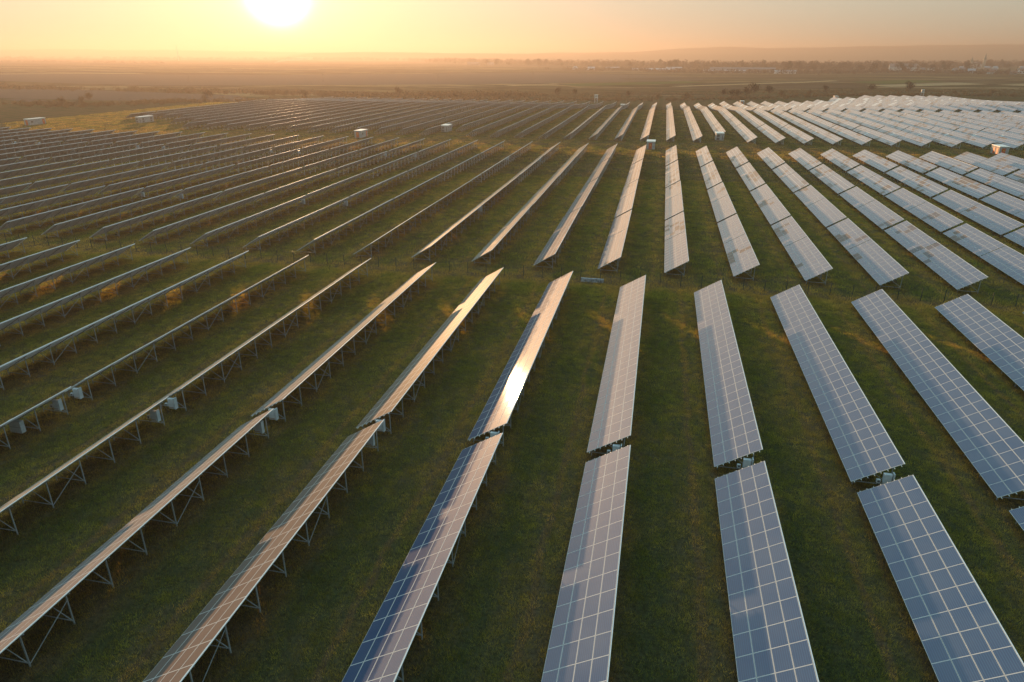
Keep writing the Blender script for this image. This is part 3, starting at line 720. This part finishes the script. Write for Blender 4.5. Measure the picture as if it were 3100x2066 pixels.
def along(line, n, jit, w, h):
    o_ = []
    for _ in range(n):
        u = rng.random()*(len(line)-1); j = int(u); f = u-j; k_ = rng.uniform(.6, 1.35)
        o_.append((line[j][0]*(1-f)+line[j+1][0]*f+rng.gauss(0, jit), line[j][1]*(1-f)+line[j+1][1]*f+rng.gauss(0, jit), w*k_, h*k_))
    return o_
mass('distant_woods', 'hazy band of woods behind the village and warehouses', along([(b_[0], b_[1]+120) for b_ in belt], 1500, 90, 20, 20), twig_m, 2.2, 36)
mass('village_thickets', 'brown thickets and orchards between the village houses', along([(-260, 2120), (-60, 1960), (120, 1730), (330, 1760), (560, 1930), (700, 1780), (900, 2000)], 620, 40, 10, 8), twig_m, 1.3, 30)
mass('distant_woods', 'hazy tree line under the sun', along([(-5200, 4300), (-3800, 4900), (-2600, 5200), (-1700, 4900), (-1242, 4300)], 500, 60, 26, 17), twig_m, 3.5, 20)
mass('distant_woods', 'hazy hedge lines in the left farmland', along([(-5200, 3700), (-4200, 3300), (-3200, 3000), (-2100, 2800)], 240, 30, 14, 7), twig_m, 2.5, 18)
mass('hedge', 'brown hedge crossing the left fields', along([(-1000, 860), (-704, 675), (-508, 665), (-385, 650), (-276, 648), (-192, 680), (-120, 690)], 420, 8, 7, 4.0), scrub_m, .8, 34)
mass('scrub', 'dry brown scrub along the far boundary of the solar farm', along([(-430, 420), (-372, 415), (-340, 470), (-300, 560), (-220, 610), (-120, 628), (-20, 650), (80, 690), (170, 760), (260, 790), (400, 800)], 900, 10, 5, 2.2), scrub_m, .5, 30)
mass('scrub', 'loose dry weeds beyond the boundary scrub', along([(-360, 560), (-200, 680), (0, 730), (150, 850), (330, 880), (520, 960)], 800, 35, 4, 1.2), scrub_m, .45, 16)
i = 0
for (x, y) in [(-420, 470), (-400, 440), (-392, 415), (-345, 500), (-262, 590), (-170, 640), (-140, 622), (-5, 668), (20, 672), (110, 735), (140, 760), (290, 820), (330, 835), (380, 850)]:
    tree('s%d' % (i % 3), x, y, rng.uniform(.8, 1.3), ORD[i-14] + ' rounded brown thicket bush from the left along the far boundary', 'thicket bushes at the boundary', 'shrub', 'shrub'); i += 1

wall_c = [simple('house_wall_white', (.55, .56, .56), .8), simple('house_wall_cream', (.36, .31, .24), .8), simple('house_wall_pale_blue', (.34, .46, .50), .8), simple('house_wall_grey', (.17, .17, .17), .8)]
roof_c = [simple('roof_grey', (.13, .13, .14), .7), simple('roof_red_brown', (.19, .085, .06), .7), simple('roof_metal_pale', (.26, .31, .36), .4, .3)]
def house(x, y, w, d, h, rh, rz, wc, rc, label, nwin=3, floors=1, name='house', cat='house', group='village houses', chimney=True):
    g = gz(x, y); t = empty(name, (x, y, g), rz, label, cat, group)
    m = MB(); m.box(-w/2, w/2, -d/2, d/2, -.5, h); a = h+rh
    m.tri((w/2, -d/2, h), (w/2, d/2, h), (w/2, 0, a)); m.tri((-w/2, d/2, h), (-w/2, -d/2, h), (-w/2, 0, a)); m.build('wall', wall_c[wc], t)
    o = .4; m = MB()
    for s_ in (-1, 1):
        e = [(-w/2-o, s_*(d/2+o), h-.25), (w/2+o, s_*(d/2+o), h-.25), (w/2+o, 0, a+.1), (-w/2-o, 0, a+.1)]
        f_ = [(p_[0], p_[1], p_[2]+.22) for p_ in e]; n = len(m.v); m.v += e+f_
        for q in ((0, 1, 2, 3), (4, 5, 6, 7), (0, 1, 5, 4), (1, 2, 6, 5), (2, 3, 7, 6), (3, 0, 4, 7)): m.f.append(tuple(n+z for z in q)); m.m.append(0)
    rf = m.build('roof', roof_c[rc], t)
    if chimney:
        m = MB(); m.box(w*.2-.4, w*.2+.4, .4, 1.2, a-1.4, a+.9); m.build('chimney', roof_c[1], rf)
    for fl in range(floors):
        for q in range(nwin):
            xx = -w/2 + w*(q+.5)/nwin; z = 1.0+fl*3.2; m = MB(); m.box(xx-.6, xx+.6, -d/2-.06, -d/2-.004, z, z+1.4); m.build('window', grey_dark, t)
    return t
hl = ['white gabled cottage', 'cream gabled cottage', 'pale blue house', 'grey cottage']
for n, (x, y) in enumerate(sorted([(678, 1950), (849, 2397), (690, 1883), (708, 1823), (730, 1770), (1029, 2890), (832, 2506), (1100, 3000), (751, 2425), (780, 1850), (1085, 2577), (900, 2300), (970, 2607), (643, 2070), (700, 2290), (677, 2108), (927, 2418), (726, 2039), (912, 2171), (800, 2050), (590, 2010), (860, 1960)], key=lambda q: q[0]/q[1])):
    wc = (n*7) % 4; house(x, y, rng.uniform(11, 18), rng.uniform(8, 11), rng.uniform(3.2, 6), rng.uniform(3, 4.5), rng.uniform(-.6, .6), wc, (n*5) % 3, hl[wc] + ', ' + ORD[n+1] + ' village house from the left among the trees', 3, 1)
house(628, 2180, 66, 15, 9, 8.5, R(-8), 0, 0, 'long white two-storey building with a dark roof at the village edge', 11, 2, 'long_building', 'building', None)
house(655, 2150, 12, 14, 9, 7, R(82), 0, 0, 'white gabled wing at the right end of the long building', 3, 2, 'gabled_wing', 'building', None)
house(-33, 2020, 112, 24, 3.6, 2.6, R(2), 3, 2, 'long low warehouse with a pale blue roof among the trees', 14, 1, 'warehouse', 'warehouse', 'warehouses before the village', False)
house(22, 2060, 42, 20, 7, 2, R(2), 3, 2, 'taller pale-roofed hall behind the long warehouse', 5, 1, 'warehouse', 'warehouse', 'warehouses before the village', False)
house(180, 1850, 150, 26, 9, 2, R(-6), 3, 0, 'long dark warehouse left of the village', 14, 1, 'warehouse', 'warehouse', 'warehouses before the village', False)
house(135, 1800, 95, 14, 5, 1.4, R(-6), 3, 2, 'low shed with a pale roof in front of the dark warehouse', 9, 1, 'warehouse', 'warehouse', 'warehouses before the village', False)
house(262, 1745, 46, 12, 5, 2, R(-6), 0, 2, 'small white industrial building right of the dark warehouse', 6, 1, 'warehouse', 'warehouse', 'warehouses before the village', False)
house(-205, 2080, 22, 14, 4, 4, R(30), 0, 2, 'small white gabled barn left of the warehouses', 2, 1, 'barn', 'barn', 'barns left of the warehouses', False)
house(-258, 2140, 16, 12, 4, 4, R(70), 0, 2, 'pale-roofed barn leftmost by the trees', 2, 1, 'barn', 'barn', 'barns left of the warehouses', False)
house(-150, 2150, 40, 14, 5, 2, R(4), 3, 2, 'dark barn with a thin pale roof line left of the warehouse', 4, 1, 'barn', 'barn', 'barns left of the warehouses', False)
house(-760, 2900, 46, 30, 7, 4, 0, 3, 0, 'dark round-topped hay barn in the haze, left of centre', 4, 1, 'barn', 'barn', 'barns in the haze', False)
house(-690, 2900, 26, 20, 6, 4, 0, 3, 0, 'smaller dark barn in the haze, left of centre', 3, 1, 'barn', 'barn', 'barns in the haze', False)
t = empty('church', (965, 2600, -4), R(-10), 'church with two green spires rising above the village trees', 'church')
m = MB(); m.box(-16, 16, 6, 34, -1, 13); m.build('nave', wall_c[0], t)
m = MB(); n0 = len(m.v); m.v += [(-17, 5, 13), (17, 5, 13), (17, 35, 13), (-17, 35, 13), (0, 5, 20), (0, 35, 20)]; m.f += [(0, 1, 4), (1, 2, 5, 4), (2, 3, 5), (3, 0, 4, 5)]; m.m += [0]*4; m.build('roof', roof_c[0], t)
sg_ = simple('green_copper', (.09, .14, .11), .6)
for xx, h in ((-17, 34), (18, 44)):
    m = MB(); m.box(xx-4, xx+4, 0, 8, -1, h*.62); tw = m.build('tower', wall_c[1], t)
    m = MB(); m.cone((xx, 4, h*.62), (xx, 4, h), 5.2, .3, 8); m.cone((xx, 4, h), (xx, 4, h+2.5), .25, .15, 4); m.build('spire', sg_, tw)
def mast(x, y, h, w, label):
    t = empty('lattice_mast', (x, y, gz(x, y)), 0, label, 'mast')
    for a, b in ((-1, -1), (1, -1), (0, 1)):
        m = MB(); m.bar((a*w, b*w, 0), (a*w*.3, b*w*.3, h), w*.5, w*.5); m.build('leg', galv, t)
    m = MB(); n = 14
    for i_ in range(n):
        z0, z1 = h*i_/n, h*(i_+1)/n; s0, s1 = w*(1-.7*i_/n), w*(1-.7*(i_+1)/n); m.bar((-s0, -s0, z0), (s1, -s1, z1), w*.2, w*.2); m.bar((s0, -s0, z0), (0, s1, z1), w*.2, w*.2); m.bar((0, s0, z0), (-s1, -s1, z1), w*.2, w*.2)
    m.build('lattice', galv, t, 'stuff')
mast(-2890, 4000, 84, 2.2, 'tall thin mast standing on the left horizon')
for pn, (x, y) in enumerate([(-640, 900), (-480, 980), (-330, 1050), (-210, 1180), (-60, 1290), (80, 1400)], 1):
    t = empty('utility_pole', (x, y, gz(x, y)), 0, ORD[pn] + ' thin wooden pole from the left in the ploughed fields', 'pole', 'poles in the fields')
    m = MB(); m.cone((0, 0, -.3), (0, 0, 11), .22, .16); m.build('pole', bark_m, t)
    m = MB(); m.bar((-1.3, 0, 10.3), (1.3, 0, 10.3), .16, .16); m.build('crossarm', bark_m, t)

# ------------------------------------------------------------------ grass (instanced tufts)
def tuft(seed, n, spread, h, wd, gm=None):
    r = random.Random(seed); m = MB()
    for _ in range(n):
        x, y = r.gauss(0, spread), r.gauss(0, spread); a = r.uniform(0, 6.28); hh = h*r.uniform(.5, 1.3); lx, ly = r.gauss(0, .35)*hh, r.gauss(0, .35)*hh; w = wd*r.uniform(.6, 1.4)
        ca, sa = math.cos(a)*w, math.sin(a)*w
        m.tri((x-ca, y-sa, -.02), (x+ca, y+sa, -.02), (x+lx, y+ly, hh))
    return m.mesh('grass_tuft', gm or grass_m)
def scatter(name, label, pts, tm):
    me = bpy.data.meshes.new(name); me.from_pydata(pts, [], []); o = link(name, me); tag(o, label, None, None, 'stuff')
    src = bpy.data.objects.new(name+'_tuft', tm)
    ng = bpy.data.node_groups.new('scatter', 'GeometryNodeTree')
    ng.interface.new_socket('Geometry', in_out='INPUT', socket_type='NodeSocketGeometry'); ng.interface.new_socket('Geometry', in_out='OUTPUT', socket_type='NodeSocketGeometry')
    gi = ng.nodes.new('NodeGroupInput'); go = ng.nodes.new('NodeGroupOutput'); ip = ng.nodes.new('GeometryNodeInstanceOnPoints'); oi = ng.nodes.new('GeometryNodeObjectInfo'); oi.inputs['Object'].default_value = src
    rv = ng.nodes.new('FunctionNodeRandomValue'); rv.data_type = 'FLOAT_VECTOR'; rv.inputs[0].default_value = (0, 0, 0); rv.inputs[1].default_value = (0, 0, 6.28)
    rs = ng.nodes.new('FunctionNodeRandomValue'); rs.data_type = 'FLOAT'; rs.inputs[2].default_value = .55; rs.inputs[3].default_value = 1.35; rs.inputs['Seed'].default_value = 3
    L = ng.links.new; L(gi.outputs[0], ip.inputs['Points']); L(oi.outputs['Geometry'], ip.inputs['Instance']); L(rv.outputs[0], ip.inputs['Rotation']); L(rs.outputs[1], ip.inputs['Scale']); L(ip.outputs[0], go.inputs[0])
    md = o.modifiers.new('scatter', 'NODES'); md.node_group = ng
def pts_in(y0, y1, n):
    o_ = []; 
    while len(o_) < n:
        y = math.sqrt(rng.uniform(y0*y0, y1*y1)); x = rng.uniform(-1.02*y-14, .56*y+10)
        
        if x > -1.02*min(y, 300)-14: o_.append((x, y, gz(x, y)))
    return o_
T1 = tuft(1, 34, .22, .17, .010); T2 = tuft(2, 30, .38, .22, .022); T3 = tuft(3, 26, .8, .30, .05, weed_m)
scatter('grass', 'short rough grass in the front block', pts_in(22, 100, 90000), T1)
scatter('grass', 'rough grass between the rows past the fence', pts_in(95, 200, 80000), T2)
scatter('grass', 'coarse grass and weeds around the cabin track', pts_in(190, 480, 75000), T3)

# taller dry weeds that the mower leaves under the tables
wp = []
while len(wp) < 26000:
    y = math.sqrt(rng.uniform(20**2, 190**2))
    if 98 < y < 105: continue
    x0, p = (-.543, 10.505) if y < 101 else (5.763, 10.395); k = rng.randint(-20, 9); x = x0+p*k-rng.uniform(.2, 3.6)
    if -1.02*y-12 < x < .56*y+10: wp.append((x, y, gz(x, y)))
T4 = tuft(4, 16, .16, .38, .014, make_grass_mat('tall_dry_weeds', 1.7, (2.2, 1.7, .7)))
scatter('weeds', 'taller dry weeds under the panel tables', wp, T4)
# thin smoke of a far bonfire
m = MB(); pts_ = [(-1690, 3000, 0, 2), (-1675, 2998, 5, 6), (-1650, 2996, 10, 9), (-1610, 2994, 14, 11), (-1560, 2992, 17, 12), (-1500, 2990, 19, 9)]
for a, b in zip(pts_[:-1], pts_[1:]): pass
K = 8
for (x, y, z, r) in pts_:
    for q in range(K): t_ = 2*math.pi*q/K; m.v.append((x, y+r*math.cos(t_), z+gz(x, y)+3+r*.6*math.sin(t_)))
for a in range(len(pts_)-1):
    for q in range(K): m.f.append((a*K+q, a*K+(q+1) % K, (a+1)*K+(q+1) % K, (a+1)*K+q)); m.m.append(0)
m.f.append(tuple(range(K))); m.f.append(tuple((len(pts_)-1)*K+q for q in reversed(range(K)))); m.m += [0, 0]
SM = bpy.data.materials.new('smoke'); SM.use_nodes = True; st_ = SM.node_tree; st_.nodes.clear(); so_ = st_.nodes.new('ShaderNodeOutputMaterial'); sv_ = st_.nodes.new('ShaderNodeVolumePrincipled')
sv_.inputs['Density'].default_value = .012; sv_.inputs['Color'].default_value = (.9, .88, .85, 1); st_.links.new(sv_.outputs[0], so_.inputs['Volume'])
tag(m.build('smoke', SM), 'thin drifting smoke of a far bonfire under the sun', None, None, 'stuff')
